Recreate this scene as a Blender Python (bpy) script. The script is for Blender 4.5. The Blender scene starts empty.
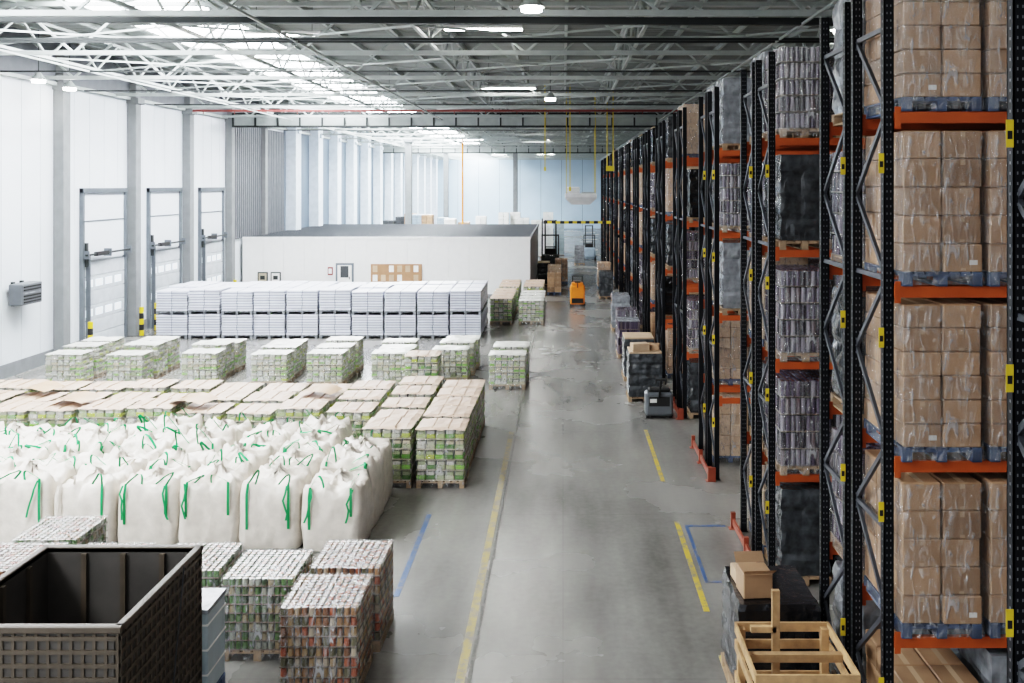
import bpy, math, random
from mathutils import Vector, noise
random.seed(7)
R=random.uniform
scene=bpy.context.scene
COL=scene.collection
H=6.3

# ---------------------------------------------------------------- materials
def new_mat(name):
    m=bpy.data.materials.new(name); m.use_nodes=True
    nt=m.node_tree; b=nt.nodes['Principled BSDF']
    return m,nt,b
def mat(name,col,rough=.6,metal=0,var=.12,scale=3,bump=0,island=0,spec=.5,emit=0):
    m,nt,b=new_mat(name); N=nt.nodes; L=nt.links
    tc=N.new('ShaderNodeTexCoord')
    nz=N.new('ShaderNodeTexNoise'); nz.inputs['Scale'].default_value=scale; nz.inputs['Detail'].default_value=5
    L.new(tc.outputs['Object'],nz.inputs['Vector'])
    mr=N.new('ShaderNodeMapRange'); mr.inputs['From Min'].default_value=.25; mr.inputs['From Max'].default_value=.75
    mr.inputs['To Min'].default_value=1-var; mr.inputs['To Max'].default_value=1+var
    L.new(nz.outputs['Fac'],mr.inputs['Value'])
    fac=mr.outputs['Result']
    if island:
        g=N.new('ShaderNodeNewGeometry')
        m2=N.new('ShaderNodeMapRange'); m2.inputs['To Min'].default_value=1-island; m2.inputs['To Max'].default_value=1+island
        L.new(g.outputs['Random Per Island'],m2.inputs['Value'])
        mu=N.new('ShaderNodeMath'); mu.operation='MULTIPLY'
        L.new(fac,mu.inputs[0]); L.new(m2.outputs['Result'],mu.inputs[1]); fac=mu.outputs[0]
    vm=N.new('ShaderNodeVectorMath'); vm.operation='SCALE'; vm.inputs[0].default_value=col
    L.new(fac,vm.inputs['Scale']); L.new(vm.outputs['Vector'],b.inputs['Base Color'])
    b.inputs['Roughness'].default_value=rough; b.inputs['Metallic'].default_value=metal
    b.inputs['Specular IOR Level'].default_value=spec
    if bump:
        bp=N.new('ShaderNodeBump'); bp.inputs['Strength'].default_value=bump; bp.inputs['Distance'].default_value=.02
        L.new(nz.outputs['Fac'],bp.inputs['Height']); L.new(bp.outputs['Normal'],b.inputs['Normal'])
    if emit:
        b.inputs['Emission Color'].default_value=(*col,1); b.inputs['Emission Strength'].default_value=emit
    return m
def island_mat(name,cols,rough=.4,spec=.5):
    m,nt,b=new_mat(name); N=nt.nodes; L=nt.links
    g=N.new('ShaderNodeNewGeometry'); cr=N.new('ShaderNodeValToRGB'); cr.color_ramp.interpolation='CONSTANT'
    e=cr.color_ramp.elements
    while len(e)<len(cols): e.new(.5)
    for i,c in enumerate(cols):
        e[i].position=i/len(cols); e[i].color=(*c,1)
    L.new(g.outputs['Random Per Island'],cr.inputs['Fac']); L.new(cr.outputs['Color'],b.inputs['Base Color'])
    b.inputs['Roughness'].default_value=rough; b.inputs['Specular IOR Level'].default_value=spec
    return m
def wrap_mat(name,tint,lo,hi,gloss=.09):
    m,nt,b=new_mat(name); N=nt.nodes; L=nt.links
    out=N['Material Output']
    tc=N.new('ShaderNodeTexCoord'); mp=N.new('ShaderNodeMapping'); mp.inputs['Scale'].default_value=(5,5,1.6)
    mp.inputs['Rotation'].default_value=(.35,.3,0)
    nz=N.new('ShaderNodeTexNoise'); nz.inputs['Scale'].default_value=2.6; nz.inputs['Detail'].default_value=7; nz.inputs['Distortion'].default_value=1.4
    L.new(tc.outputs['Object'],mp.inputs[0]); L.new(mp.outputs[0],nz.inputs['Vector'])
    mr=N.new('ShaderNodeMapRange'); mr.inputs['From Min'].default_value=.5; mr.inputs['From Max'].default_value=.68
    mr.inputs['To Min'].default_value=lo; mr.inputs['To Max'].default_value=hi
    L.new(nz.outputs['Fac'],mr.inputs['Value'])
    b.inputs['Base Color'].default_value=(*tint,1); b.inputs['Roughness'].default_value=.14
    b.inputs['Specular IOR Level'].default_value=1
    bp=N.new('ShaderNodeBump'); bp.inputs['Strength'].default_value=1; bp.inputs['Distance'].default_value=.06
    L.new(nz.outputs['Fac'],bp.inputs['Height']); L.new(bp.outputs['Normal'],b.inputs['Normal'])
    tr=N.new('ShaderNodeBsdfTransparent'); mx=N.new('ShaderNodeMixShader')
    L.new(mr.outputs['Result'],mx.inputs[0]); L.new(tr.outputs[0],mx.inputs[1]); L.new(b.outputs[0],mx.inputs[2])
    gl=N.new('ShaderNodeBsdfGlossy'); gl.inputs['Roughness'].default_value=.18; L.new(bp.outputs['Normal'],gl.inputs['Normal'])
    m2=N.new('ShaderNodeMixShader'); m2.inputs[0].default_value=gloss
    L.new(mx.outputs[0],m2.inputs[1]); L.new(gl.outputs[0],m2.inputs[2])
    L.new(m2.outputs[0],out.inputs['Surface'])
    return m

m_wall=mat('white_wall_panel',(.62,.66,.70),.55,var=.05,scale=.5)
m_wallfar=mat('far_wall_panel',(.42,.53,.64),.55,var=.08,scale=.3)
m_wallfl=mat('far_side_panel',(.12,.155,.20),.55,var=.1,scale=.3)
m_walldark=mat('grey_cladding',(.13,.14,.155),.6)
m_plinth=mat('wall_plinth',(.18,.19,.20),.7)
m_col=mat('concrete_column',(.19,.20,.205),.7,var=.1)
m_colw=mat('white_column',(.54,.60,.67),.6)
m_roof=mat('roof_deck',(.24,.255,.245),.5,var=.1,scale=.4)
m_steel=mat('roof_steel',(.36,.39,.38),.45,metal=.1)
m_steeld=mat('dark_steel',(.03,.034,.034),.5,metal=.3)
m_redpipe=mat('red_pipe',(.20,.045,.04),.5)
m_yellow=mat('yellow_paint',(.65,.48,.03),.5)
m_orange=mat('orange_beam',(.44,.095,.022),.5,var=.15)
m_redguard=mat('red_guard',(.22,.05,.025),.5)
m_black=mat('rack_black',(.006,.007,.010),.5,var=.2,spec=.25)
m_brace=mat('rack_brace',(.055,.06,.07),.45,metal=.2,spec=.4)
m_slot=mat('rack_slot',(.15,.16,.17),.5)
m_wood=mat('pallet_wood',(.30,.21,.135),.8,var=.25,scale=6,island=.2)
m_woodn=mat('new_wood',(.38,.24,.125),.7,var=.3,scale=8,island=.2)
m_blue=mat('blue_pallet',(.045,.075,.14),.6,var=.2,island=.25)
m_carton=mat('carton',(.34,.215,.13),.5,var=.16,scale=4,island=.26,bump=.1)
m_cartonl=mat('carton_light',(.44,.32,.22),.65,var=.12,scale=3,island=.12)
m_tape=mat('carton_tape',(.46,.33,.22),.3)
m_label=mat('paper_label',(.75,.75,.73),.6)
m_tansheet=mat('tan_top_sheet',(.43,.315,.24),.5,var=.16,scale=2,island=.25,bump=.3)
m_whitesheet=mat('white_top_sheet',(.54,.54,.50),.3,var=.25,scale=4,island=.1,bump=.7)
m_whitepk=mat('white_pack',(.56,.58,.66),.35,var=.06,island=.12)
m_gap=mat('pack_gap',(.05,.055,.06),.7)
m_stackgap=mat('stack_gap',(.17,.19,.24),.6)
m_wrap=wrap_mat('stretch_wrap',(.78,.79,.81),.03,.45)
m_wrapw=wrap_mat('white_wrap',(.78,.80,.76),.10,.60)
m_blackwrap=mat('black_wrap',(.010,.011,.013),.18,var=.3,scale=7,bump=1)
m_greywrap=mat('grey_wrap',(.055,.06,.065),.16,var=.6,scale=6,bump=1)
m_palewrap=mat('pale_wrap',(.22,.235,.255),.18,var=.4,scale=6,bump=1)
m_bottles=island_mat('bottle_packs',[(.065,.05,.078),(.15,.13,.165),(.035,.03,.042),(.25,.23,.27),(.10,.08,.12),(.15,.12,.13)],.2)
m_cans=island_mat('cans',[(.26,.14,.07),(.34,.28,.21),(.16,.07,.035),(.28,.08,.04),(.30,.20,.10),(.10,.09,.05)],.22)
m_cansg=island_mat('cans_green',[(.08,.15,.05),(.30,.31,.26),(.05,.075,.04),(.28,.23,.14),(.12,.16,.08)],.22)
m_lids=island_mat('can_lids',[(.46,.43,.41),(.40,.19,.15),(.50,.47,.45),(.30,.25,.23),(.52,.48,.46),(.43,.29,.24)],.22)
m_green=island_mat('green_packs',[(.10,.26,.025),(.15,.36,.035),(.30,.36,.15),(.34,.40,.06),(.05,.14,.02),(.38,.38,.28),(.18,.40,.05)],.35)
m_greenp=island_mat('pale_packs',[(.42,.42,.34),(.50,.49,.44),(.28,.32,.19),(.46,.40,.28),(.22,.25,.13),(.54,.53,.50)],.35)
m_tray=mat('tray_board',(.38,.34,.26),.6,island=.2)
m_traydk=mat('tray_film',(.14,.105,.08),.3,island=.2)
m_bag=mat('big_bag_fabric',(.61,.56,.50),.36,var=.14,scale=6,bump=.9)
m_strap=mat('green_strap',(.005,.25,.08),.5)
m_crate=mat('crate_plastic',(.056,.044,.032),.5,var=.25,scale=5)
m_cratein=mat('crate_inner',(.05,.046,.042),.6,var=.25,scale=3)
m_glass=mat('door_window',(.8,.88,.95),.2,emit=.5)
m_door=mat('door_panel',(.44,.47,.50),.5)
m_rail=mat('door_rail',(.16,.18,.20),.4,metal=.4)
m_roombox=mat('room_panel',(.72,.72,.71),.5,var=.03)
m_darkroof=mat('dark_roof',(.03,.031,.033),.7)
m_rubber=mat('rubber',(.012,.012,.012),.7)
m_truckgrey=mat('truck_grey',(.10,.11,.12),.4)
m_truckor=mat('truck_orange',(.75,.22,.02),.4)
m_truckpl=mat('truck_pale',(.30,.38,.46),.4)
m_boxblue=mat('pale_blue_box',(.34,.41,.45),.35,var=.15,bump=.4)
m_cork=mat('cork_board',(.34,.19,.11),.8)
m_white=mat('white_plastic',(.7,.7,.7),.4)

def emis(name,col,s):
    m=bpy.data.materials.new(name); m.use_nodes=True; nt=m.node_tree; nt.nodes.clear()
    o=nt.nodes.new('ShaderNodeOutputMaterial'); e=nt.nodes.new('ShaderNodeEmission')
    e.inputs[0].default_value=(*col,1); e.inputs[1].default_value=s; nt.links.new(e.outputs[0],o.inputs[0]); return m
m_sky=emis('skylight_glazing',(.94,.97,1),24)
m_skyfar=emis('skylight_glazing_far_hall',(.92,.97,1),38)
m_lamp=emis('lamp_diffuser',(1,.97,.93),56)

def floor_mat():
    m,nt,b=new_mat('polished_concrete'); N=nt.nodes; L=nt.links
    tc=N.new('ShaderNodeTexCoord')
    n1=N.new('ShaderNodeTexNoise'); n1.inputs['Scale'].default_value=.3; n1.inputs['Detail'].default_value=5; n1.inputs['Roughness'].default_value=.5
    n2=N.new('ShaderNodeTexNoise'); n2.inputs['Scale'].default_value=9; n2.inputs['Detail'].default_value=6
    mp=N.new('ShaderNodeMapping'); mp.inputs['Scale'].default_value=(1.5,.22,1)
    n3=N.new('ShaderNodeTexNoise'); n3.inputs['Scale'].default_value=1.0; n3.inputs['Detail'].default_value=4
    L.new(tc.outputs['Object'],n1.inputs[0]); L.new(tc.outputs['Object'],n2.inputs[0]); L.new(tc.outputs['Object'],mp.inputs[0]); L.new(mp.outputs[0],n3.inputs[0])
    a=N.new('ShaderNodeMath'); a.operation='ADD'; L.new(n1.outputs['Fac'],a.inputs[0]); L.new(n3.outputs['Fac'],a.inputs[1])
    a2=N.new('ShaderNodeMath'); a2.operation='MULTIPLY_ADD'; L.new(n2.outputs['Fac'],a2.inputs[0]); a2.inputs[1].default_value=.3; L.new(a.outputs[0],a2.inputs[2])
    cr=N.new('ShaderNodeValToRGB'); e=cr.color_ramp.elements
    mr=N.new('ShaderNodeMapRange'); mr.inputs['From Min'].default_value=.85; mr.inputs['From Max'].default_value=1.45
    L.new(a2.outputs[0],mr.inputs['Value']); L.new(mr.outputs[0],cr.inputs['Fac'])
    e[0].position=0; e[0].color=(.105,.102,.095,1); e[1].position=1; e[1].color=(.235,.23,.215,1)
    br=N.new('ShaderNodeTexBrick'); br.offset=0; br.inputs['Scale'].default_value=1; br.inputs['Brick Width'].default_value=6.4; br.inputs['Row Height'].default_value=6
    br.inputs['Mortar Size'].default_value=.01; br.inputs['Color1'].default_value=(1,1,1,1); br.inputs['Color2'].default_value=(1,1,1,1); br.inputs['Mortar'].default_value=(.82,.82,.82,1)
    L.new(tc.outputs['Object'],br.inputs['Vector'])
    mx=N.new('ShaderNodeMix'); mx.data_type='RGBA'; mx.blend_type='MULTIPLY'; mx.inputs[0].default_value=1
    L.new(cr.outputs[0],mx.inputs[6]); L.new(br.outputs['Color'],mx.inputs[7]); L.new(mx.outputs[2],b.inputs['Base Color'])
    r=N.new('ShaderNodeMapRange'); r.inputs['From Min'].default_value=.3; r.inputs['From Max'].default_value=.7; r.inputs['To Min'].default_value=.22; r.inputs['To Max'].default_value=.30
    L.new(n1.outputs['Fac'],r.inputs['Value']); L.new(r.outputs[0],b.inputs['Roughness'])
    b.inputs['Specular IOR Level'].default_value=.9
    return m
m_floor=floor_mat()
def worn(name,col,k=.45):
    m,nt,b=new_mat(name); N=nt.nodes; L=nt.links
    tc=N.new('ShaderNodeTexCoord'); n=N.new('ShaderNodeTexNoise'); n.inputs['Scale'].default_value=5; n.inputs['Detail'].default_value=8; n.inputs['Roughness'].default_value=.7
    L.new(tc.outputs['Object'],n.inputs[0])
    cr=N.new('ShaderNodeValToRGB'); cr.color_ramp.elements[0].position=k; cr.color_ramp.elements[0].color=(*col,1)
    cr.color_ramp.elements[1].position=k+.12; cr.color_ramp.elements[1].color=(.17,.165,.15,1)
    L.new(n.outputs['Fac'],cr.inputs[0]); L.new(cr.outputs[0],b.inputs['Base Color']); b.inputs['Roughness'].default_value=.3
    return m
m_yline=worn('worn_yellow_line',(.33,.26,.10),.46); m_bline=worn('worn_blue_line',(.05,.10,.22),.5); m_yline2=worn('yellow_line',(.48,.35,.06),.48)
m_edge=worn('worn_joint_edge',(.07,.068,.06),.5)

# ---------------------------------------------------------------- mesh helper
class MB:
    def __init__(s): s.v=[];s.f=[];s.mi=[];s.m=[];s.sm=[]
    def mid(s,m):
        if m not in s.m: s.m.append(m)
        return s.m.index(m)
    def add(s,vs,fs,m,smooth=False):
        o=len(s.v); s.v+=vs; i=s.mid(m)
        for f in fs: s.f.append([a+o for a in f]); s.mi.append(i); s.sm.append(smooth)
    def box(s,x0,x1,y0,y1,z0,z1,m):
        s.add([(x0,y0,z0),(x1,y0,z0),(x1,y1,z0),(x0,y1,z0),(x0,y0,z1),(x1,y0,z1),(x1,y1,z1),(x0,y1,z1)],
              [(0,3,2,1),(4,5,6,7),(0,1,5,4),(1,2,6,5),(2,3,7,6),(3,0,4,7)],m)
    def cbox(s,x0,x1,y0,y1,z0,z1,m,c=.01,rot=0):
        cx,cy,cz=(x0+x1)/2,(y0+y1)/2,(z0+z1)/2; hx,hy,hz=(x1-x0)/2,(y1-y0)/2,(z1-z0)/2
        vs=[];idx={}
        for sx in(-1,1):
            for sy in(-1,1):
                for sz in(-1,1):
                    for a,(dx,dy,dz) in enumerate(((0,c,c),(c,0,c),(c,c,0))):
                        idx[(sx,sy,sz,a)]=len(vs)
                        px,py=sx*(hx-dx),sy*(hy-dy)
                        qx=px*math.cos(rot)-py*math.sin(rot); qy=px*math.sin(rot)+py*math.cos(rot)
                        vs.append((cx+qx,cy+qy,cz+sz*(hz-dz)))
        F=[]
        for sg in(-1,1):
            for a in range(3):
                o=[b for b in range(3) if b!=a]
                q=[]
                for p,r in((-1,-1),(1,-1),(1,1),(-1,1)):
                    k=[0,0,0];k[a]=sg;k[o[0]]=p;k[o[1]]=r;q.append(idx[(*k,a)])
                F.append(q)
        for a in range(3):
            o=[b for b in range(3) if b!=a]
            for p in(-1,1):
                for r in(-1,1):
                    k1=[0,0,0];k1[a]=-1;k1[o[0]]=p;k1[o[1]]=r;k2=list(k1);k2[a]=1
                    F.append([idx[(*k1,o[0])],idx[(*k2,o[0])],idx[(*k2,o[1])],idx[(*k1,o[1])]])
        for sx in(-1,1):
            for sy in(-1,1):
                for sz in(-1,1): F.append([idx[(sx,sy,sz,a)] for a in range(3)])
        s.add(vs,F,m)
    def cyl(s,cx,cy,z0,z1,r,n,m,cap=None,axis='z',r2=None):
        r2=r if r2 is None else r2
        vs=[]
        for z,rr in((z0,r),(z1,r2)):
            for i in range(n):
                a=2*math.pi*i/n; u,v=rr*math.cos(a),rr*math.sin(a)
                vs.append((cx+u,cy+v,z) if axis=='z' else ((z,cx+u,cy+v) if axis=='x' else (cx+u,z,cy+v)))
        s.add(vs,[[i,(i+1)%n,n+(i+1)%n,n+i] for i in range(n)]+[list(range(n,2*n)),list(range(n))[::-1]],m)
        if cap:
            vs2=[(x,y,z+.001) for x,y,z in vs[n:]]; s.add(vs2,[list(range(n))],cap)
    def beam(s,p,q,w,m,h=None):
        p=Vector(p);q=Vector(q);d=(q-p).normalized(); up=Vector((0,0,1)) if abs(d.z)<.95 else Vector((1,0,0))
        a=d.cross(up).normalized()*w/2; b=a.cross(d).normalized()*(h or w)/2
        vs=[tuple(c+x) for c in(p,q) for x in(-a-b,a-b,a+b,-a+b)]
        s.add(vs,[(0,1,2,3),(7,6,5,4),(0,4,5,1),(1,5,6,2),(2,6,7,3),(3,7,4,0)],m)
    def ribbon(s,pts,side,m,t=.004):
        side=Vector(side)
        vs=[];
        for p in pts:
            p=Vector(p); vs+= [tuple(p-side),tuple(p+side)]
        s.add(vs,[(2*i,2*i+1,2*i+3,2*i+2) for i in range(len(pts)-1)],m,True)
    def mesh(s,name):
        me=bpy.data.meshes.new(name); me.from_pydata(s.v,[],s.f)
        for m in s.m: me.materials.append(m)
        me.polygons.foreach_set('material_index',s.mi); me.polygons.foreach_set('use_smooth',s.sm)
        me.validate(); me.update(); return me
    def obj(s,name,loc=(0,0,0),rot=0,parent=None):
        return put(s.mesh(name),name,loc,rot,parent)
def put(me,name,loc=(0,0,0),rot=0,parent=None):
    o=bpy.data.objects.new(name,me); o.location=loc; o.rotation_euler=(0,0,rot); COL.objects.link(o)
    if parent: o.parent=parent
    return o
def empty(name,loc=(0,0,0),rot=0):
    o=bpy.data.objects.new(name,None); o.location=loc; o.rotation_euler=(0,0,rot); COL.objects.link(o); return o

# ---------------------------------------------------------------- room
XL,XR,Y0,Y1,ZR=-18.2,13.0,-6,136,11.5
b=MB(); b.box(XL-.3,XR+.3,Y0,Y1+.3,-.2,0,m_floor); b.obj('floor')
b=MB()
y=Y0
while y<Y1:
    y2=min(y+1.14,Y1)
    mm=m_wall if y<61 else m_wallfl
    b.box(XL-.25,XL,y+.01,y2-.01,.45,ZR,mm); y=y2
b.box(XL-.3,XL-.02,Y0,Y1,0,ZR,m_gap); b.box(XL-.25,XL+.04,Y0,Y1,0,.45,m_plinth)
b.obj('wall_left')
b=MB()
b.box(XR,XR+.25,Y0,Y1,0,ZR,m_wall)
b.obj('wall_right')
b=MB()
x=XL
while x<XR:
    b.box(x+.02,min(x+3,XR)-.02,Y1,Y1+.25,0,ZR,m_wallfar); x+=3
b.box(XL,XR,Y1+.02,Y1+.3,0,ZR,m_gap)
b.obj('wall_back')
SX0,SX1=-14.1,-10.5
b=MB()
def deck(x0,x1,ya,yb):
    vs=[];y=ya
    prof=[(0,0),(.12,0),(.18,.09),(.30,.09),(.36,0)]
    pts=[]
    while y<yb-.05:
        for dy,dz in prof[:-1]: pts.append((min(y+dy,yb),ZR+dz))
        y+=.36
    pts.append((yb,ZR))
    for p in pts: vs+=[(x0,p[0],p[1]),(x1,p[0],p[1])]
    b.add(vs,[(2*i,2*i+2,2*i+3,2*i+1) for i in range(len(pts)-1)],m_roof)
deck(XL,SX0,Y0,Y1); deck(SX1,XR,Y0,Y1)
yy=Y0
SK=[]
while yy<Y1:
    deck(SX0,SX1,yy,yy+.7); SK.append((yy+.7,min(yy+6,Y1))); yy+=6
b.box(XL,XR,Y0,Y1,ZR+.2,ZR+.3,m_roof)
b.obj('ceiling')
for i,(a,c) in enumerate(SK):
    b=MB()
    b.box(SX0,SX1,a,c,ZR+.05,ZR+.08,m_skyfar if a>64 else m_sky)
    for t in range(1,3):
        xx=SX0+(SX1-SX0)*t/3; b.box(xx-.03,xx+.03,a,c,ZR-.02,ZR+.045,m_white)
    b.obj('window_skylight_%d'%(i+1))
ys=[28.1+5.7*i for i in range(-5,19)]
for yc in ys:
    if yc>Y1-1: continue
    far=yc>60
    b=MB(); mm=m_colw if far else m_col
    d=.7 if far else .38
    b.cbox(XL,XL+d,yc-(.6 if far else .22),yc+(.6 if far else .26),0,ZR-.3,mm,.02)
    b.box(XL,XL+d+.12,yc-.28,yc+.32,9.7,9.95,mm)
    b.obj('wall_column')
b=MB(); y=51.6
while y<61: 
    b.box(XL,XL+.14,y,y+.2,3.3,9.7,m_walldark); b.box(XL,XL+.06,y+.2,y+.34,3.3,9.7,m_walldark); y+=.34
b.obj('trim_1')
b=MB(); b.box(XL,XL+.1,Y0,Y1,9.95,ZR,m_walldark); b.box(XL,XL+.18,Y0,Y1,9.85,9.97,m_steel); b.obj('trim_2')

for i,(a,c) in enumerate([(35.4,39.0),(41.1,44.6),(46.9,50.2)]):
    b=MB(); X=XL+.003
    b.box(X,X+.14,a,a+.14,0,6.15,m_rail); b.box(X,X+.14,c-.14,c,0,6.15,m_rail); b.box(X,X+.16,a,c,6.0,6.18,m_rail)
    b.box(X,X+.05,a+.14,c-.14,3.4,6.0,m_wall)
    b.box(X+.05,X+.08,a+.14,c-.14,4.9,4.94,m_rail)
    z=0
    for k in range(6):
        b.cbox(X,X+.09,a+.15,c-.15,z+.01,z+.55,m_door,.015); 
        if k in(2,4):
            n=4; w=(c-a-.5)/n
            for j in range(n): b.box(X+.09,X+.1,a+.28+j*w,a+.2+j*w+w*.8,z+.14,z+.42,m_glass)
        z+=.56
    b.beam((X+.28,a-.05,3.65),(X+.28,c,3.65),.07,m_steeld)
    b.beam((X+.28,a+.7,3.65),(X+.28,a+1.6,3.65),.15,m_rubber)
    for q in(a+.05,c-.1,(a+c)/2): b.box(X,X+.34,q,q+.06,3.5,3.8,m_rail)
    b.box(X,X+.2,a+.14,a+.3,3.2,4.1,m_steeld)
    b.box(X,X+.25,a+.3,a+.38,0,3.6,m_rail)
    b.obj('door_%d'%(i+1))
    for q in(a-.35,c+.3):
        b=MB(); 
        for k in range(5): b.cyl(XL+.6,q,k*.24,(k+1)*.24,.09,12,m_yellow if k%2==0 else m_rubber)
        b.cyl(XL+.6,q,0,.02,.16,12,m_steeld)
        b.obj('bollard')
b=MB(); X=XL
b.cbox(X+.1,X+.55,30.7,31.9,2.35,3.05,m_truckgrey,.03)
for k in range(6): b.box(X+.55,X+.57,30.8,31.8,2.42+k*.1,2.47+k*.1,m_palewrap if k==3 else m_rubber)
b.box(X,X+.1,31.0,31.1,2.3,3.1,m_steeld); b.box(X,X+.1,31.5,31.6,2.3,3.1,m_steeld)
b.obj('wall_heater')

def truss(y,chord=.12,m=m_steel,zb=9.95):
    b=MB(); zt=11.3
    b.beam((XL,y,zb),(XR,y,zb),chord,m); b.beam((XL,y,zt),(XR,y,zt),chord,m)
    x=XL; s=0; st=1.56
    while x<XR-.1:
        x2=min(x+st,XR)
        b.beam((x,y,zb if s%2 else zt),(x2,y,zt if s%2 else zb),.06,m); 
        x=x2; s+=1
    b.obj('roof_truss')
y=8.0
while y<Y1:
    truss(y); y+=6
for y in(50.6,92):
    b=MB(); b.box(XL+.4,XR,y,y+.25,9.4,9.5,m_steeld); b.box(XL+.4,XR,y+.1,y+.15,9.5,10.1,m_steel); b.box(XL+.4,XR,y,y+.25,10.1,10.2,m_steeld)
    x=XL+.4
    while x<XR: b.box(x,x+.08,y,y+.25,9.5,10.1,m_steeld); x+=1.2
    b.obj('steel_girder')
for X in(-15.6,-9.4,-3.6,2.0,7.5):
    b=MB(); zt,zb=11.15,10.15
    b.beam((X,Y0,zb),(X,Y1,zb),.08,m_steel); b.beam((X,Y0,zt),(X,Y1,zt),.08,m_steel)
    y=Y0;s=0
    while y<Y1-.1:
        b.beam((X,y,zb if s%2 else zt),(X,min(y+1.5,Y1),zt if s%2 else zb),.05,m_steel); y+=1.5;s+=1
    b.obj('longitudinal_girder')
b=MB(); x=XL+1.2
while x<XR:
    if not(SX0<x<SX1): b.box(x-.05,x+.05,Y0,Y1,11.33,11.49,m_steel)
    x+=1.9
b.obj('roof_purlins')
b=MB(); y=5
while y<Y1:
    for X,X2 in((-15.6,-9.4),(-9.4,-3.6),(-3.6,2.0),(2.0,7.5)):
        b.beam((X,y,10.2),(X2,y+3,10.2),.05,m_steel); b.beam((X2,y,10.2),(X,y+3,10.2),.05,m_steel)
    y+=6
b.obj('roof_wind_bracing')
b=MB(); b.beam((XL,20.5,9.95),(6,20.5,9.85),.15,m_steeld); b.beam((XL,22.6,9.8),(8,22.6,9.8),.06,m_steeld); b.obj('duct_pipe')
b=MB()
b.beam((XL+.4,45,9.85),(XR,45,9.85),.1,m_redpipe)
for k in range(20): b.beam((XL+1+k*1.5,45,9.85),(XL+1+k*1.5,45,9.7),.03,m_redpipe)
b.obj('sprinkler_pipe')
b=MB()
for X in(-14.6,-6.5,5.2): b.beam((X,Y0,9.8),(X,Y1,9.8),.05,m_steel); 
for y in(23,29,35,41,60): b.beam((XL+.4,y,9.8),(XR,y,9.8),.05,m_steeld)
b.obj('cable_tray')
def lamp(x,y,z=9.6,L=2.2):
    b=MB(); w=.18
    b.cbox(x-L/2,x+L/2,y-w,y+w,z,z+.1,m_white,.02); b.box(x-L/2+.03,x+L/2-.03,y-w+.02,y+w-.02,z-.012,z-.002,m_lamp)
    for s in(-.8,.8): b.beam((x+s,y,z+.1),(x+s,y,ZR),.012,m_steeld)
    b.obj('ceiling_lamp')
for y in(4,14,26,38,52,66,80,100,120):
    for x in(-8.0,-2.2,8.5):
        lamp(x,y+ (1 if x<-5 else 0),z=10.6 if y<30 else 10.2)
for x,y in((-17,30.5),(-17.3,33),(-.6,18),(-.5,37)):
    b=MB(); b.cyl(x,y,9.62,9.70,.2,14,m_lamp); b.cyl(x,y,9.70,9.95,.25,14,m_steel,r2=.06); b.beam((x,y,9.9),(x,y,ZR),.02,m_steeld); b.obj('high_bay_lamp')

def line(name,x0,x1,y0,y1,m):
    b=MB(); b.box(x0,x1,y0,y1,.0,.004,m); b.obj(name)
line('floor_marking_line',-1.37,-1.25,4,24,m_yline)
line('floor_joint_line',-1.22,-1.17,4,44,m_edge)
for a,c in((4,10.6),(10.9,12.6),(13.9,17.6),(20,24.2)): line('floor_marking_line',2.08,2.17,a,c,m_yline2)
b=MB(); b.box(2.25,3.0,17.35,17.43,0,.004,m_bline); b.box(2.25,2.31,14.9,17.35,0,.004,m_bline); b.box(2.31,3.0,14.9,14.97,0,.004,m_bline)
b.obj('blue_bay_marking')
line('blue_line_marking',-2.60,-2.51,14.4,18,m_bline)

# ---------------------------------------------------------------- pallet + loads
def pallet(b,w,d,m,x0=0,y0=0,z0=0):
    for i in range(3):
        x=x0+i*(w-.1)/2
        b.box(x,x+.1,y0,y0+d,z0,z0+.022,m)
        for j in range(3):
            y=y0+j*(d-.12)/2; b.box(x,x+.1,y,y+.12,z0+.022,z0+.1,m)
    for j in range(3):
        y=y0+j*(d-.12)/2; b.box(x0,x0+w,y,y+.12,z0+.1,z0+.122,m)
    n=7; 
    for i in range(n):
        x=x0+i*(w-.1)/(n-1); b.box(x,x+.1,y0,y0+d,z0+.122,z0+.144,m)
def shell(b,x0,x1,y0,y1,z0,z1,m,bul=.02,seed=0):
    nx,ny,nz=8,10,12
    ring=[]
    for i in range(nx): ring.append((x0+(x1-x0)*i/nx,y0,0,-1))
    for i in range(ny): ring.append((x1,y0+(y1-y0)*i/ny,1,0))
    for i in range(nx): ring.append((x1-(x1-x0)*i/nx,y1,0,1))
    for i in range(ny): ring.append((x0,y1-(y1-y0)*i/ny,-1,0))
    vs=[];n=len(ring)
    for k in range(nz+1):
        z=z0+(z1-z0)*k/nz
        for (x,y,dx,dy) in ring:
            o=.012+bul*abs(noise.noise(Vector((x*3+seed,y*3,z*5))))
            vs.append((x+dx*o,y+dy*o,z))
    fs=[(k*n+i,k*n+(i+1)%n,(k+1)*n+(i+1)%n,(k+1)*n+i) for k in range(nz) for i in range(n)]
    b.add(vs,fs,m,True)
def sheet_top(b,w,d,z,m,seed,rnd,amp=.03,drop=.03):
    n=8; vs=[];
    for j in range(n+1):
        for i in range(n+1):
            x=-.015+(w+.03)*i/n; y=-.015+(d+.03)*j/n
            e=(i in(0,n) or j in(0,n))
            vs.append((x,y,z+(.004 if e else .018+amp*noise.noise(Vector((x*4+seed*3.1,y*4,seed))))-(drop*rnd.random() if e else 0)))
    b.add(vs,[(j*(n+1)+i,j*(n+1)+i+1,(j+1)*(n+1)+i+1,(j+1)*(n+1)+i) for j in range(n) for i in range(n)],m)
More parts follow.
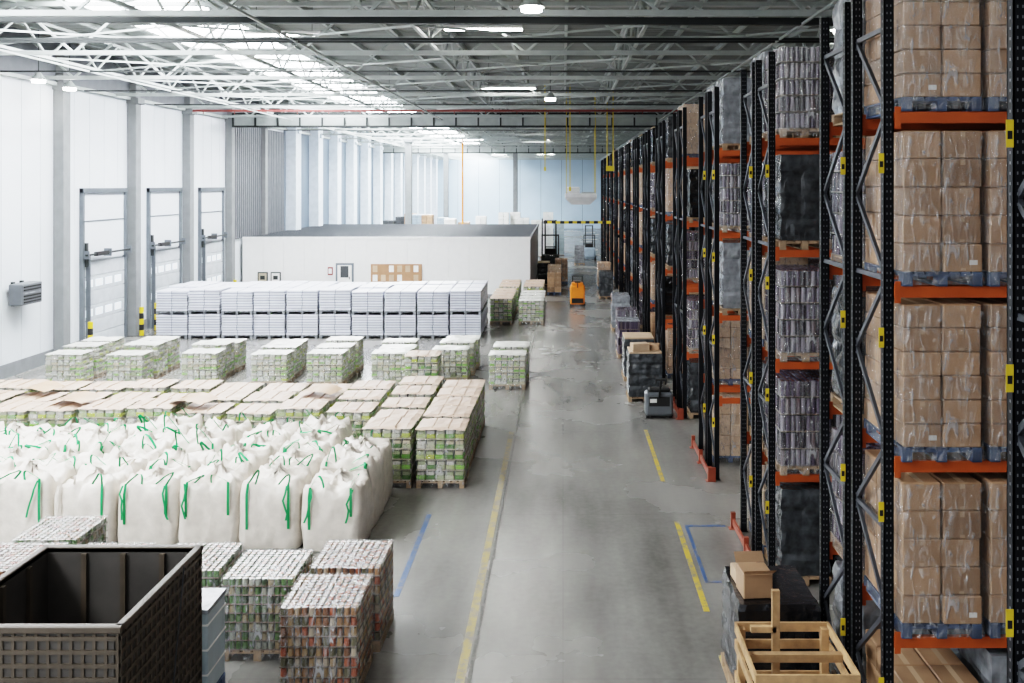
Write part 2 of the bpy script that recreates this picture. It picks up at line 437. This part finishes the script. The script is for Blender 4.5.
def load_cartons(name,w=.8,d=1.2,layers=5,lh=.285,nx=2,ny=3,pm=m_blue,cm=m_carton,wrap=m_wrap,seed=0,topless=0):
    rnd=random.Random(seed); b=MB(); pallet(b,w,d,pm)
    z=.146
    for l in range(layers):
        cw,cd=w/nx,d/ny
        for i in range(nx):
            for j in range(ny):
                if l==layers-1 and topless and rnd.random()<.3: continue
                o=rnd.uniform(-.009,.009)
                x0=i*cw+.008+o; y0=j*cd+.005+rnd.uniform(-.012,.012)
                x1,y1=x0+cw-.016,y0+cd-.01; z1=z+lh-.007
                b.cbox(x0,x1,y0,y1,z,z1,cm,.010)
                if j==0:
                    xm=(x0+x1)/2; b.box(xm-.025,xm+.025,y0-.001,y0+.001,z1-.06,z1-.01,m_tape); b.box(xm-.025,xm+.025,y0-.001,y0+.001,z+.01,z+.04,m_tape)
                    if rnd.random()<.12: b.box(x1-.13,x1-.05,y0-.002,y0,z+.07,z+.12,m_label)
                if l==layers-1: b.box((x0+x1)/2-.03,(x0+x1)/2+.03,y0+.012,y1-.012,z1,z1+.001,m_tape)
        z+=lh
    if wrap: shell(b,0,w,0,d,.02,z-.02,wrap,.045,seed)
    return b.mesh(name)
def load_bottles(name,w=.8,d=1.2,layers=5,lh=.27,r=.04,m=m_bottles,cap=None,pm=m_wood,wrap=None,sheet=m_traydk,full_top=True,seed=0,top=None):
    b=MB(); pallet(b,w,d,pm); z=.146; nx=int(w/(2*r)); ny=int(d/(2*r)); px,py=w/nx,d/ny
    for l in range(layers):
        b.box(.0,w,.0,d,z,z+.012,sheet); 
        for i in range(nx):
            for j in range(ny):
                edge=i in(0,nx-1) or j in(0,ny-1)
                if edge or (l==layers-1 and full_top):
                    b.cyl((i+.5)*px,(j+.5)*py,z+.012,z+lh-.02,r*.94,7,m,cap=cap if l==layers-1 else None,r2=r*.85)
        b.box(px,w-px,py,d-py,z+.012,z+lh-.04,m_gap)
        z+=lh
    if top: b.box(-.01,w+.01,-.01,d+.01,z-.02,z,top)
    if wrap:
        shell(b,0,w,0,d,.03,z-.01,wrap,.03,seed)
        if cap: sheet_top(b,w,d,z-.008,wrap,seed,random.Random(seed),.02,.02)
    return b.mesh(name)
def load_packs(name,w=1.2,d=.8,layers=5,lh=.19,mats=(m_green,m_greenp),top=m_whitesheet,pm=m_wood,wrap=m_wrapw,seed=0,nx=6,ny=4,pale=.3):
    rnd=random.Random(seed); b=MB(); pallet(b,w,d,pm)
    z=.146
    for l in range(layers):
        b.box(0,w,0,d,z,z+.018,m_tray)
        off=rnd.uniform(-.015,.015)
        for i in range(nx):
            for j in range(ny):
                if i in(0,nx-1) or j in(0,ny-1):
                    x0=i*w/nx+.009+off;y0=j*d/ny+.009
                    hm=z+.02+(lh-.04)*.5
                    b.cbox(x0,x0+w/nx-.018,y0,y0+d/ny-.018,z+.02,hm,mats[1] if rnd.random()<pale else mats[0],.012)
                    b.cbox(x0+.012,x0+w/nx-.030,y0+.012,y0+d/ny-.030,hm,z+lh-.024+rnd.uniform(-.014,.004),mats[1],.012)
        b.box(w/nx*.7,w-w/nx*.7,d/ny*.7,d-d/ny*.7,z+.018,z+lh-.03,m_gap)
        z+=lh
    sheet_top(b,w,d,z,top,seed,rnd)
    if top==m_tansheet: 
        for x in(w*.33,w*.66): b.box(x-.004,x+.004,.05,d-.05,z+.015,z+.034,m_cartonl)
    if wrap: shell(b,0,w,0,d,.03,z,wrap,.03,seed)
    return b.mesh(name)
def load_wrapped(name,w=.8,d=1.2,h=1.4,m=m_greywrap,pm=m_wood,seed=0,top=None):
    b=MB(); pallet(b,w,d,pm); rnd=random.Random(seed)
    nl=4; z=.146; 
    for l in range(nl):
        lh=h/nl; o=.012
        vs=[];n=10
        ring=[]
        for i in range(n): ring.append((o+(w-2*o)*i/n,o))
        for i in range(n): ring.append((w-o,o+(d-2*o)*i/n))
        for i in range(n): ring.append((w-o-(w-2*o)*i/n,d-o))
        for i in range(n): ring.append((o,d-o-(d-2*o)*i/n))
        N=len(ring)
        K=5
        for k in range(K):
            zz=z+lh*k/(K-1); ins=.02 if k in(0,K-1) else 0
            for x,y in ring:
                q=.03*noise.noise(Vector((x*5+seed,y*5,zz*6)))
                vs.append((x+(ins+q)*(1 if x<w/2 else -1),y+(ins+q)*(1 if y<d/2 else -1),zz))
        fs=[(k*N+i,k*N+(i+1)%N,(k+1)*N+(i+1)%N,(k+1)*N+i) for k in range(K-1) for i in range(N)]+[list(range((K-1)*N,K*N))]
        b.add(vs,fs,m); z+=lh
    if top: b.cbox(.03,w-.03,.03,d-.03,z,z+.05,top,.01)
    return b.mesh(name)

ML={
 'c0':load_cartons('cartons_a',seed=1),'c1':load_cartons('cartons_b',nx=2,ny=2,layers=6,lh=.24,seed=2),
 'c2':load_cartons('cartons_c',nx=2,ny=3,layers=6,lh=.235,seed=3,cm=m_cartonl),
 'c3':load_cartons('cartons_d',nx=2,ny=3,layers=4,lh=.285,seed=4,wrap=None,topless=1),
 'b0':load_bottles('bottles_a',wrap=m_wrap,seed=8),'b1':load_bottles('bottles_b',layers=4,lh=.3,top=m_palewrap),
 'w0':load_wrapped('wrapped_a',h=1.35,seed=5),'w1':load_wrapped('wrapped_b',h=1.3,m=m_blackwrap,seed=9,top=m_cartonl),'w2':load_wrapped('wrapped_c',h=1.4,m=m_palewrap,seed=12),
 'm0':load_bottles('bottles_c',layers=5,lh=.26,wrap=m_wrap,seed=4),
}
# ---------------------------------------------------------------- racks
XF=3.24; BAY=2.75; LV=[1.75,3.52,5.28,7.04]; FD=1.1
def rack_mesh(bays,slots):
    fr=MB(); bm=MB()
    for i in range(bays+1):
        x=i*BAY
        for y in(0,FD-.1):
            fr.box(x,x+.1,y,y+.012,0,8.4,m_black); fr.box(x,x+.012,y,y+.1,0,8.4,m_black); fr.box(x+.088,x+.1,y,y+.1,0,8.4,m_black)
            if y>0: fr.box(x,x+.1,y+.088,y+.1,0,8.4,m_black)
            fr.box(x-.02,x+.12,y-.02,y+.12,0,.012,m_black)
            if slots and i<2:
                z=.15
                while z<8.35:
                    fr.box(x+.026,x+.036,y-.001,y,z,z+.022,m_slot); fr.box(x+.064,x+.074,y-.001,y,z,z+.022,m_slot)
                    fr.box(x-.001,x,y+.04,y+.055,z,z+.02,m_slot)
                    z+=.075
        z=.25;s=0
        while z+.85<8.4:
            a,c=(.06,FD-.06) if s%2==0 else (FD-.06,.06)
            fr.beam((x+.05,a,z),(x+.05,c,z+.85),.035,m_brace,.05); z+=.85;s+=1
            if s%3==0: fr.beam((x+.05,.06,z),(x+.05,FD-.06,z),.035,m_brace,.05)
    for z in LV:
        for i in range(bays):
            for y in(-.02,FD-.03):
                x0=i*BAY+.1; x1=(i+1)*BAY
                bm.box(x0,x1,y,y+.05,z-.115,z-.0,m_orange)
                for xx in(x0,x1-.06): bm.box(xx,xx+.06,y-.008,y,z-.17,z+.05,m_orange)
    return fr.mesh('frames'),bm.mesh('beams')
RN=rack_mesh(3,True); RFm=rack_mesh(3,False)
def labels_mesh():
    b=MB()
    for z in LV: b.box(-.055,-.0,-.006,-.002,z-.62,z-.42,m_yellow); b.box(-.045,-.01,-.008,-.006,z-.56,z-.50,m_rubber)
    return b.mesh('level_labels')
LB=labels_mesh()
g=MB()
g.box(-.14,-.10,-.1,2.5,.08,.2,m_redguard)
for y in(-.1,1.2,2.42): g.box(-.16,-.08,y,y+.08,0,.3,m_redguard); g.box(-.2,-.03,y-.04,y+.12,0,.012,m_redguard)
g.box(-.16,.0,-.14,-.1,0,.3,m_redguard)
GD=g.mesh('rack_end_guard_mesh')
PITCH=5.3
for k in range(-1,14):
    ys=9.5+PITCH*k if k>=0 else 4.47
    for half in(0,1):
        yb=ys+half*1.3
        e=empty('pallet_rack',(XF,yb,0))
        F,B=(RN if k<=1 else RFm)
        put(F,'frames',parent=e); put(B,'beams',parent=e); 
        if k<3: put(LB,'level_labels',parent=e)
        if k==-1: put(LB,'level_labels_rear',(.0,FD-.1,.15),parent=e)
        nb=3 if k in(0,1) else 2
        rnd=random.Random(k*10+half+3)
        for i in range(nb):
            for li,z in enumerate([0]+LV):
                base=rnd.choice(['c0','c2','b0','b1','w0','w1','w2','m0','w2','w0'])
                for p in range(3):
                    if k==0 and half==0:
                        t={0:'c3',1:'c0',2:'c1',3:'c0',4:'c1'}[li]
                        if li==0 and p==1: t='w2'
                    else:
                        t=base if rnd.random()<.75 else rnd.choice(list(ML))
                        if rnd.random()<.06: continue
                        if k==1 and half==0: t={4:'m0',3:'w0',2:'m0',1:'b0',0:'w0'}[li]
                        if k==2 and half==0: t={4:'w2',3:'b0',2:'w2',1:'b1',0:'c2'}[li]
                        if k<=0 and half==1 and p==0: t={4:'w2',3:'m0',2:'w0',1:'b0',0:'w2'}[li]
                    if k==-1 and i>0: continue
                    o=put(ML[t],'load_%d_%d_%d'%(i,li,p),(.1+.055+i*BAY+p*.875+.02*rnd.random(),-.06+rnd.uniform(-.02,.02),z+ (.012 if li==0 else .002)),parent=e)
    if k in(1,2,3) : put(GD,'rack_end_guard',(XF,ys,0))

# ---------------------------------------------------------------- floor goods
GP=[load_packs('g%d'%i,seed=i+20,layers=5,w=1.12,d=.82,lh=.185,pale=.45) for i in range(3)]
GT=[load_packs('gt%d'%i,seed=i+40,layers=5,w=1.0,d=.96,lh=.205,top=m_tansheet,nx=5,ny=5,wrap=m_wrap,pale=.2) for i in range(3)]
def place(me,name,x,y,rot=0,sz=1): 
    o=put(me,name,(x,y,0),rot+R(-.012,.012)); o.scale=(1,1,sz); return o
for gi,(x,n,y0) in enumerate([(-16.2,3,29.5),(-14.3,3,29.5),(-12.0,3,29.5),(-9.85,3,29.5),(-8.05,3,29.4),(-6.0,3,29.3),(-4.1,3,30.0),(-2.3,3,29.0)]):
    for j in range(n): place(GP[(gi+j)%3],'mixed_goods_pallet',x+R(-.1,.1),y0+j*1.12,sz=R(.9,1.06))
place(GT[0],'mixed_goods_pallet',-4.75,28.2)
for j in range(5):
    for i in range(2): place(GT[(i+j)%3],'tan_topped_pallet',-4.18+i*1.13+R(-.02,.02),19.55+j*1.08,sz=R(.97,1.08))
for i in range(11):
    for j in range(3): place(GT[(i+2*j)%3],'tan_topped_pallet',-5.37-i*1.13+R(-.03,.03),21.35+j*1.11+R(0,.05),sz=R(.95,1.07))
for x,y in((-8.6,21.9),(-5.9,22.9),(-11.4,22.0),(-12.9,23.2)):
    b=MB(); vs=[];n=8
    for j in range(3):
        for i in range(n+1):
            u=-.5+i/n; vs.append((u*.85,(j-1)*.36,.05+.07*max(0,1-(u*2.1)**2)*(1+.3*j)))
    b.add(vs,[(j*(n+1)+i,j*(n+1)+i+1,(j+1)*(n+1)+i+1,(j+1)*(n+1)+i) for j in range(2) for i in range(n)],m_carton,True)
    b.obj('cardboard_sheet',(x,y,1.24),R(-.4,.4))
def white_stack(seed):
    rnd=random.Random(seed); b=MB(); z=0; w,d=1.27,1.2
    for t in range(2):
        pallet(b,w,d,m_palewrap,z0=z); z+=.146
        for l in range(8):
            o=rnd.uniform(-.015,.015)
            b.cbox(o,w/2-.014+o,0,d,z,z+.080,m_whitepk,.014); b.cbox(w/2+.014+o,w+o,0,d,z,z+.080,m_whitepk,.014); z+=.107
        b.box(.03,w-.03,.03,d-.03,z-.856,z-.030,m_stackgap)
    return b.mesh('ws')
WS=[white_stack(s) for s in range(3)]
for i in range(10):
    for j in range(3): place(WS[(i+j)%3],'white_pack_stack',-16.7+i*1.34,38.6+j*1.27+R(-.04,.04),sz=R(.97,1.02))
for i in range(2):
    for j in range(4): place(GP[(i+j)%3] if i else GT[j%3],'mixed_goods_pallet',-3.3+i*1.3,42.5+j*1.1)
for i in range(2):
    for j in range(3): place(GT[(i+j)%3],'mixed_goods_pallet',-2.0-i*1.25,47.6+j*1.2)
C1=load_bottles('cans_a',w=.95,d=1.0,layers=8,lh=.125,r=.04,m=m_cans,cap=m_lids,wrap=m_wrap,seed=1)
C2=load_bottles('cans_b',w=.95,d=1.0,layers=8,lh=.12,r=.04,m=m_cansg,cap=m_lids,wrap=m_wrap,seed=2)
place(C1,'canned_goods_pallet',-3.47,11.5); place(C1,'canned_goods_pallet',-3.42,12.7)
place(C2,'canned_goods_pallet',-4.52,12.45); place(C2,'canned_goods_pallet',-5.6,12.7); place(C1,'canned_goods_pallet',-8.1,12.6); place(C2,'canned_goods_pallet',-6.9,12.7)
place(C2,'canned_goods_pallet',-8.1,13.8)

def bag(seed):
    rnd=random.Random(seed); b=MB(); n=52
    prof=[(0,.49),(.04,.51),(.2,.522),(.45,.53),(.7,.53),(.9,.52),(1.0,.50),(1.07,.455),(1.09,.37),(1.10,.27),(1.11,.17),(1.15,.09),(1.20,.05),(1.24,.06)]
    vs=[]
    for k,(z,r) in enumerate(prof):
        e=9 if z<1.0 else (7 if z<1.08 else 4)
        for i in range(n):
            a=2*math.pi*i/n; c,s_=math.cos(a),math.sin(a)
            rr=r/((abs(c)**e+abs(s_)**e)**(1/e))
            x,y=rr*c,rr*s_
            q=noise.noise(Vector((x*4+seed*7,y*4,z*2)))*.03+noise.noise(Vector((x*13+seed,y*13,z*2.5)))*.018
            dz=0
            if z>.95:
                dz=noise.noise(Vector((x*5,y*5,seed*3.3)))*.13+noise.noise(Vector((x*13,y*13,seed*3.3)))*.09
                dz+=.16*(abs(x*y)/(r*r+.001))**3*(1 if k in(6,7,8) else .3)
            f=1+q/.5 
            if z>1.12: x+=rnd.uniform(-.02,.02)+.05*math.sin(seed); y+=rnd.uniform(-.02,.02)
            vs.append((x*f,y*f,max(0,z+dz)))
    fs=[(k*n+i,k*n+(i+1)%n,(k+1)*n+(i+1)%n,(k+1)*n+i) for k in range(len(prof)-1) for i in range(n)]
    fs.append(list(range((len(prof)-1)*n,len(prof)*n))); fs.append(list(range(n))[::-1])
    b.add(vs,fs,m_bag,True)
    for sx in(-1,1):
        for sy in(-1,1):
            gm=m_strap if rnd.random()<.8 else m_bag
            x=sx*.36; y=sy*.55; lo=rnd.uniform(.2,.65)
            pts=[(x,y,lo),(x,y*1.01,.75),(x*1.0,y,.95),(x*.97,y*.93,1.12)]
            b.ribbon(pts,(.022,0,0),gm)
            lean=rnd.uniform(-.2,.2); h=rnd.uniform(.06,.24); x2=x-sx*rnd.uniform(.1,.3)
            loop=[]
            for t in range(11):
                u=t/10; loop.append((x*.97+(x2-x)*u+lean*math.sin(u*math.pi),y*.93-sy*.14*math.sin(u*math.pi),1.1+h*math.sin(u*math.pi)+.02*rnd.random()))
            b.ribbon(loop,(.008,.022,.01),gm)
            if rnd.random()<.6:
                pts=[(x+.03,y*.97,1.1)];xx=x+.03
                for t in range(1,6): xx+=rnd.uniform(-.05,.05); pts.append((xx,y*1.06,1.08-.11*t))
                b.ribbon(pts,(.018,.0,0),gm)
    return b.mesh('bag%d'%seed)
BG=[bag(s) for s in range(7)]
for i in range(10):
    for j in range(4):
        if i==0 and j==3: continue
        o=put(BG[(i*3+j*5+i*j)%7],'bulk_bag',(-3.98-i*1.08+R(-.02,.02),16.75+j*1.07+R(-.02,.02)-(.12 if i==0 else 0),0),R(-.03,.03)+(math.pi if random.random()<.4 else 0))
        o.scale=(1,1,R(.98,1.12))

b=MB(); x0,x1,y0,y1,zt=-6.0,-4.21,8.93,10.92,2.1; t=.05
b.box(x0,x1,y0,y0+t,.12,zt,m_cratein); b.box(x0,x1,y1-t,y1,.12,zt,m_cratein); b.box(x0,x0+t,y0,y1,.12,zt,m_cratein); b.box(x1-t,x1,y0,y1,.12,zt,m_cratein)
b.box(x0,x1,y0,y1,.12,.2,m_cratein)
for xx in(x0+.05,(x0+x1)/2-.08,x1-.21): b.box(xx,xx+.16,y0,y1,0,.12,m_crate)
def ribs(fix,axis,out):
    lo,hi=(y0,y1) if axis=='x' else (x0,x1)
    z=.16
    a,c=(fix,fix+out) if out>0 else (fix+out,fix)
    while z<zt-.02:
        if axis=='x': b.box(a,c,lo,hi,z,z+.04,m_crate)
        else: b.box(lo,hi,a,c,z,z+.04,m_crate)
        z+=.13
    q=lo; h=out*.7; a,c=(fix,fix+h) if h>0 else (fix+h,fix)
    while q<hi:
        if axis=='x': b.box(a,c,q,q+.03,.14,zt-.01,m_crate)
        else: b.box(q,q+.03,a,c,.14,zt-.01,m_crate)
        q+=.11
ribs(x1,'x',.02); ribs(x0,'x',-.02); ribs(y0,'y',-.02); ribs(y1,'y',.02)
for (a,c,d_,e_) in((x0-.03,x1+.03,y0-.03,y0+.05),(x0-.03,x1+.03,y1-.05,y1+.03),(x0-.03,x0+.05,y0,y1),(x1-.05,x1+.03,y0,y1)): b.cbox(a,c,d_,e_,zt-.05,zt+.02,m_crate,.01)
for q in(y0+.5,y0+1.0,y0+1.5): b.box(x0+t,x0+t+.04,q,q+.06,.2,zt-.05,m_crate); b.box(x1-t-.04,x1-t,q,q+.06,.2,zt-.05,m_crate)
for q in(x0+.45,x0+.9,x0+1.35): b.box(q,q+.06,y1-t-.04,y1-t,.2,zt-.05,m_crate)
b.beam((x1+.035,y1-.55,zt),(x1+.035,y1-1.0,.3),.012,m_brace)
b.obj('plastic_pallet_crate')
b=MB(); pallet(b,.8,.6,m_blue); b.cbox(0,.8,0,.6,.146,1.15,m_boxblue,.02); b.box(-.01,.81,-.01,.61,1.15,1.2,m_palewrap)
for z in(.4,.7,1.0): b.box(-.006,.806,-.006,.606,z,z+.02,m_label)
b.obj('pale_blue_carton',(-5.07,11.3,0))

put(load_wrapped('bwp',w=1.0,d=1.2,h=1.15,m=m_blackwrap,seed=33),'black_wrapped_pallet',(2.08,11.2,0))
b=MB(); b.cbox(0,.36,0,.36,0,.3,m_carton,.01); b.cbox(.02,.36,.4,.72,0,.16,m_cartonl,.01)
b.add([(0,0,.3),(.36,0,.3),(.38,-.10,.38),(-.02,-.10,.38)],[(0,1,2,3)],m_carton); b.add([(0,.36,.3),(.36,.36,.3),(.36,.46,.40),(0,.46,.40)],[(0,1,2,3)],m_carton)
b.obj('open_carton',(2.18,11.35,1.30),.08)
b=MB(); w,d,h=1.0,1.1,1.4
for x in(0,w-.08):
    for y in(0,d-.08): b.box(x,x+.08,y,y+.08,0,h,m_woodn)
for z in(.1,.45,.8,1.15,1.34):
    b.box(-.02,w+.02,-.025,0,z,z+.1,m_woodn); b.box(-.02,w+.02,d,d+.025,z,z+.1,m_woodn); b.box(-.025,0,0,d,z,z+.1,m_woodn); b.box(w,w+.025,0,d,z,z+.1,m_woodn)
b.box(.33,.41,.8,.86,0.1,1.92,m_woodn); b.beam((.1,.83,1.5),(.37,.83,1.5),.06,m_woodn)
b.box(0,w,.5,.58,1.30,1.38,m_woodn); b.box(0,w,0,d,.1,.13,m_woodn)
b.obj('wooden_crate_frame',(1.93,9.35,0))

put(load_wrapped('pp1',w=1.0,d=1.0,h=1.25,m=m_greywrap,seed=41,top=m_cartonl),'wrapped_goods_pallet',(1.9,27.3,0))
b=MB(); b.cbox(0,.5,0,.35,0,.22,m_cartonl,.01,.2); b.cbox(.45,.85,.2,.6,0,.16,m_carton,.01,-.2); b.obj('small_cartons',(2.0,27.4,1.45))
put(load_wrapped('pp2',w=1.0,d=1.2,h=1.2,m=m_greywrap,seed=42,top=m_cartonl),'wrapped_goods_pallet',(1.95,30.2,0))
put(ML['m0'],'wrapped_goods_pallet',(2.1,36.4,0)); put(ML['w2'],'wrapped_goods_pallet',(2.1,40.5,0)); put(ML['b1'],'wrapped_goods_pallet',(2.0,34.2,0))
b=MB()
b.cbox(0,.75,.0,.42,.08,.72,m_truckgrey,.05); b.cbox(.08,.67,.03,.3,.72,.82,m_rubber,.03)
b.box(.1,.65,-.012,0,.35,.6,m_rubber); b.box(.12,.3,-.02,-.01,.45,.55,m_label)
for x in(.1,.47): b.box(x,x+.18,.42,1.6,.06,.12,m_rubber)
for x in(.02,.63): b.cyl(.15,.1,x,x+.1,.1,14,m_rubber,axis='x')
for x in(.14,.5): b.cyl(1.45,.05,x,x+.1,.045,12,m_rubber,axis='x')
b.beam((.37,0,.6),(.37,-.45,1.15),.05,m_rubber); b.beam((.22,-.45,1.15),(.52,-.45,1.15),.05,m_rubber); b.beam((.24,-.45,1.15),(.24,-.36,1.02),.03,m_rubber); b.beam((.5,-.45,1.15),(.5,-.36,1.02),.03,m_rubber)
b.obj('electric_pallet_truck',(2.22,25.3,0))
def forklift(name,loc,m,rot=0,sc=1):
    b=MB()
    b.cbox(-.5,.5,0,1.5,.18,.85,m,.06); b.cbox(-.48,.48,-.1,.35,.3,1.1,m,.08)
    b.cbox(-.3,.3,.45,.95,.85,1.0,m_rubber,.03); b.cbox(-.3,.3,.4,.5,.95,1.4,m_rubber,.03)
    for x in(-.45,.45):
        b.beam((x,.2,1.05),(x,.35,2.1),.06,m_rubber); b.beam((x,1.35,.85),(x,1.15,2.1),.06,m_rubber); b.beam((x,.3,2.1),(x,1.2,2.1),.06,m_rubber)
    for y in(.35,.55,.75,.95,1.15): b.beam((-.45,y,2.1),(.45,y,2.1),.04,m_rubber)
    for x in(-.3,.3): b.beam((x,1.6,.1),(x,1.6,2.9),.09,m_steeld); b.box(x-.06,x+.06,1.7,2.8,.08,.12,m_steeld)
    for z in(.3,1.4,2.85): b.beam((-.3,1.6,z),(.3,1.6,z),.07,m_steeld)
    b.beam((-.4,1.68,.3),(.4,1.68,.3),.08,m_steeld); b.beam((-.4,1.68,.65),(.4,1.68,.65),.08,m_steeld)
    for x in(-.55,.4):
        b.cyl(.2,.22,x,x+.15,.22,18,m_rubber,axis='x'); b.cyl(1.3,.26,x,x+.15,.26,18,m_rubber,axis='x')
    o=b.obj(name,loc,rot); o.scale=(sc,sc,sc)
b=MB()
b.cbox(-.38,.38,0,.7,.12,1.1,m_truckor,.06); b.cbox(-.3,.3,.05,.5,1.1,1.25,m_truckor,.04); b.box(-.3,.3,-.01,0,.2,.45,m_rubber)
for x in(-.25,.25): b.beam((x,.75,.08),(x,.75,1.55),.07,m_steeld); b.box(x-.08,x+.08,.8,1.9,.06,.11,m_rubber)
b.beam((-.25,.75,1.52),(.25,.75,1.52),.06,m_steeld)
for x in(-.4,.3): b.cyl(.2,.12,x,x+.1,.12,14,m_rubber,axis='x')
b.beam((0,0,1),(0,-.3,1.3),.05,m_rubber); b.beam((-.15,-.3,1.3),(.15,-.3,1.3),.05,m_rubber)
b.obj('orange_pallet_stacker',(.75,48.6,0))
forklift('forklift',(2.2,78,0),m_truckpl); forklift('forklift',(-.9,66,0),m_steeld,0,1.3)
for x,y,t in((-.9,54,'c3'),(-.9,55.4,'c2'),(-1.6,58.5,'w1'),(-.5,60,'c0'),(-1.2,64,'w0'),(2.0,52,'w0'),(2.1,57,'c1'),(.9,74,'w2')): put(ML[t],'wrapped_goods_pallet',(x,y,0))
b=MB(); 
for k in range(16): b.box(-1.3+k*.2775,-1.3+(k+1)*.2775,62,62.06,3.75,3.93,m_yellow if k%2 else m_rubber)
for x in(-1.4,3.14): b.box(x,x+.08,62,62.08,0,4.1,m_steeld); b.box(x-.08,x+.16,61.92,62.16,0,.02,m_steeld)
b.obj('height_limit_gantry')
b=MB(); zz=5.6
b.cbox(0,1.7,0,1.2,zz,zz+.25,m_white,.04)
b.add([(0,0,zz),(1.7,0,zz),(1.7,1.2,zz),(0,1.2,zz),(.35,.3,zz-.35),(1.35,.3,zz-.35),(1.35,.9,zz-.35),(.35,.9,zz-.35)],[(0,1,5,4),(1,2,6,5),(2,3,7,6),(3,0,4,7),(4,5,6,7)],m_white)
b.cbox(.1,.8,.2,1.0,zz+.25,zz+.6,m_white,.05)
for k in range(5): b.box(.9,1.6,.2+k*.18,.28+k*.18,zz+.25,zz+.33,m_steel)
for x in(.08,1.62):
    for y in(.08,1.1): b.beam((x,y,zz+.2),(x,y,11.3),.03,m_yellow)
b.obj('suspended_air_heater',(.1,50,0))
b=MB(); 
for x in(-.9,.35,2.2,2.5): b.beam((x,47,7.2 if x!=.35 else 6.2),(x,47,11.3),.045,m_yellow)
b.beam((-.9,47,7.2),(-.9,47.0,7.0),.1,m_yellow); b.box(2.15,2.55,46.95,47.05,7.0,7.25,m_yellow); b.box(.3,.4,46.95,47.05,6.0,6.2,m_yellow)
b.obj('yellow_drop_cable')
b=MB(); b.cyl(-8.0,75,0,10,.07,10,m_truckor); b.cyl(-8,75,0,.03,.2,10,m_steeld); b.obj('orange_pipe_riser')
for x,y in((-12.3,75),(-12.3,99),(-5,99)):
    b=MB(); b.cbox(x-.25,x+.25,y-.25,y+.25,0,10,m_col,.02); b.box(x-.35,x+.35,y-.35,y+.35,0,.2,m_plinth); b.box(x-.35,x+.35,y-.35,y+.35,9.7,9.95,m_plinth); b.obj('hall_column')

e=MB(); bx0,bx1,by0,by1,bz=-18.05,-1.85,53,71,3.26
x=bx0
while x<bx1-.01:
    x2=min(x+1.16,bx1); e.box(x+.004,x2-.004,by0,by0+.1,0,bz,m_roombox); x=x2
y=by0+.1
while y<by1: y2=min(y+1.16,by1); e.box(bx1-.1,bx1,y+.004,y2-.004,0,bz,m_roombox); y=y2
e.box(bx0,bx1-.1,by1-.1,by1,0,bz,m_roombox)
e.box(bx0+.02,bx1-.02,by0+.05,by1-.02,bz-.12,bz,m_darkroof)
e.box(bx0,bx1+.04,by0-.03,by0+.06,bz,bz+.12,m_label); e.box(bx1-.05,bx1+.05,by0,by1,bz,bz+.1,m_truckgrey)
y=by0+.4
while y<by1: e.box(bx0,bx1-.1,y,y+.06,bz,bz+.09,m_truckgrey); y+=.5
e.box(bx0,bx1,by0-.03,by0,0,.15,m_plinth)
e.obj('wall_office_partition')
def px(xp,D=53): return (xp-563)*D/941
def pz(yp,D=53): return H-(yp-185)*D/941
b=MB()
b.box(px(336),px(354),52.92,52.99,0,pz(263),m_rail); b.box(px(338),px(352),52.88,52.93,.02,pz(265),m_label); b.box(px(341),px(349),52.86,52.89,1.1,1.75,m_gap); b.beam((px(350),52.85,1),(px(350),52.85,1.15),.04,m_steeld)
b.obj('door_4')
b=MB(); b.box(px(371),px(422),52.93,52.99,pz(284),pz(264),m_cork)
for i in range(6):
    for j in range(2):
        if (i*2+j)%5==3: continue
        x=px(373)+i*.46; z=pz(282)+.05+j*.52; b.box(x,x+.26,52.91,52.935,z,z+.36,m_label if (i+j)%3==0 else m_cartonl)
b.obj('notice_board')
for a,c in((258,268),(271,281)):
    b=MB(); b.box(px(a),px(c),52.93,52.99,pz(283),pz(272),m_steeld); b.box(px(a)+.06,px(c)-.06,52.91,52.94,pz(283)+.06,pz(272)-.06,m_label if a==271 else m_tray); b.box(px(a)+.15,px(c)-.15,52.9,52.92,pz(283)+.2,pz(272)-.2,m_steeld); b.obj('wall_notice_sign')
b=MB(); b.box(px(328),px(333),52.93,52.99,pz(275),pz(267),m_redpipe); b.box(px(328.8),px(332),52.92,52.94,pz(273.5),pz(268.5),m_label); b.obj('fire_point_sign')
rnd=random.Random(5)
fm=[m_truckpl,m_label,m_boxblue,m_carton,m_palewrap,m_gap]
for i in range(16):
    b=MB(); x=-15.5+i*.98; y=76+rnd.uniform(0,8); z=0
    pallet(b,.9,1.2,m_wood)
    z=.146; mm=rnd.choice(fm)
    hh=rnd.uniform(2.8,3.9)
    while z<hh: b.cbox(0,.44,0,1.2,z,z+.3,mm,.02); b.cbox(.46,.9,0,1.2,z,z+.3,mm,.02); z+=.31
    b.obj('tall_goods_stack',(x,y,0))

w=bpy.data.worlds.new('World'); scene.world=w; w.use_nodes=True
bg=w.node_tree.nodes['Background']; bg.inputs[0].default_value=(.92,.96,1,1); bg.inputs[1].default_value=.8

cam=bpy.data.cameras.new('camera'); co=bpy.data.objects.new('camera',cam); COL.objects.link(co)
co.location=(0,0,H); co.rotation_euler=(math.pi/2,0,0)
cam.sensor_width=36; cam.lens=941/1024*36; cam.shift_x=-51/1024; cam.shift_y=-156.5/1024; cam.clip_end=500
scene.camera=co
scene.view_settings.view_transform='Filmic'
scene.view_settings.look='High Contrast'
scene.view_settings.exposure=.48
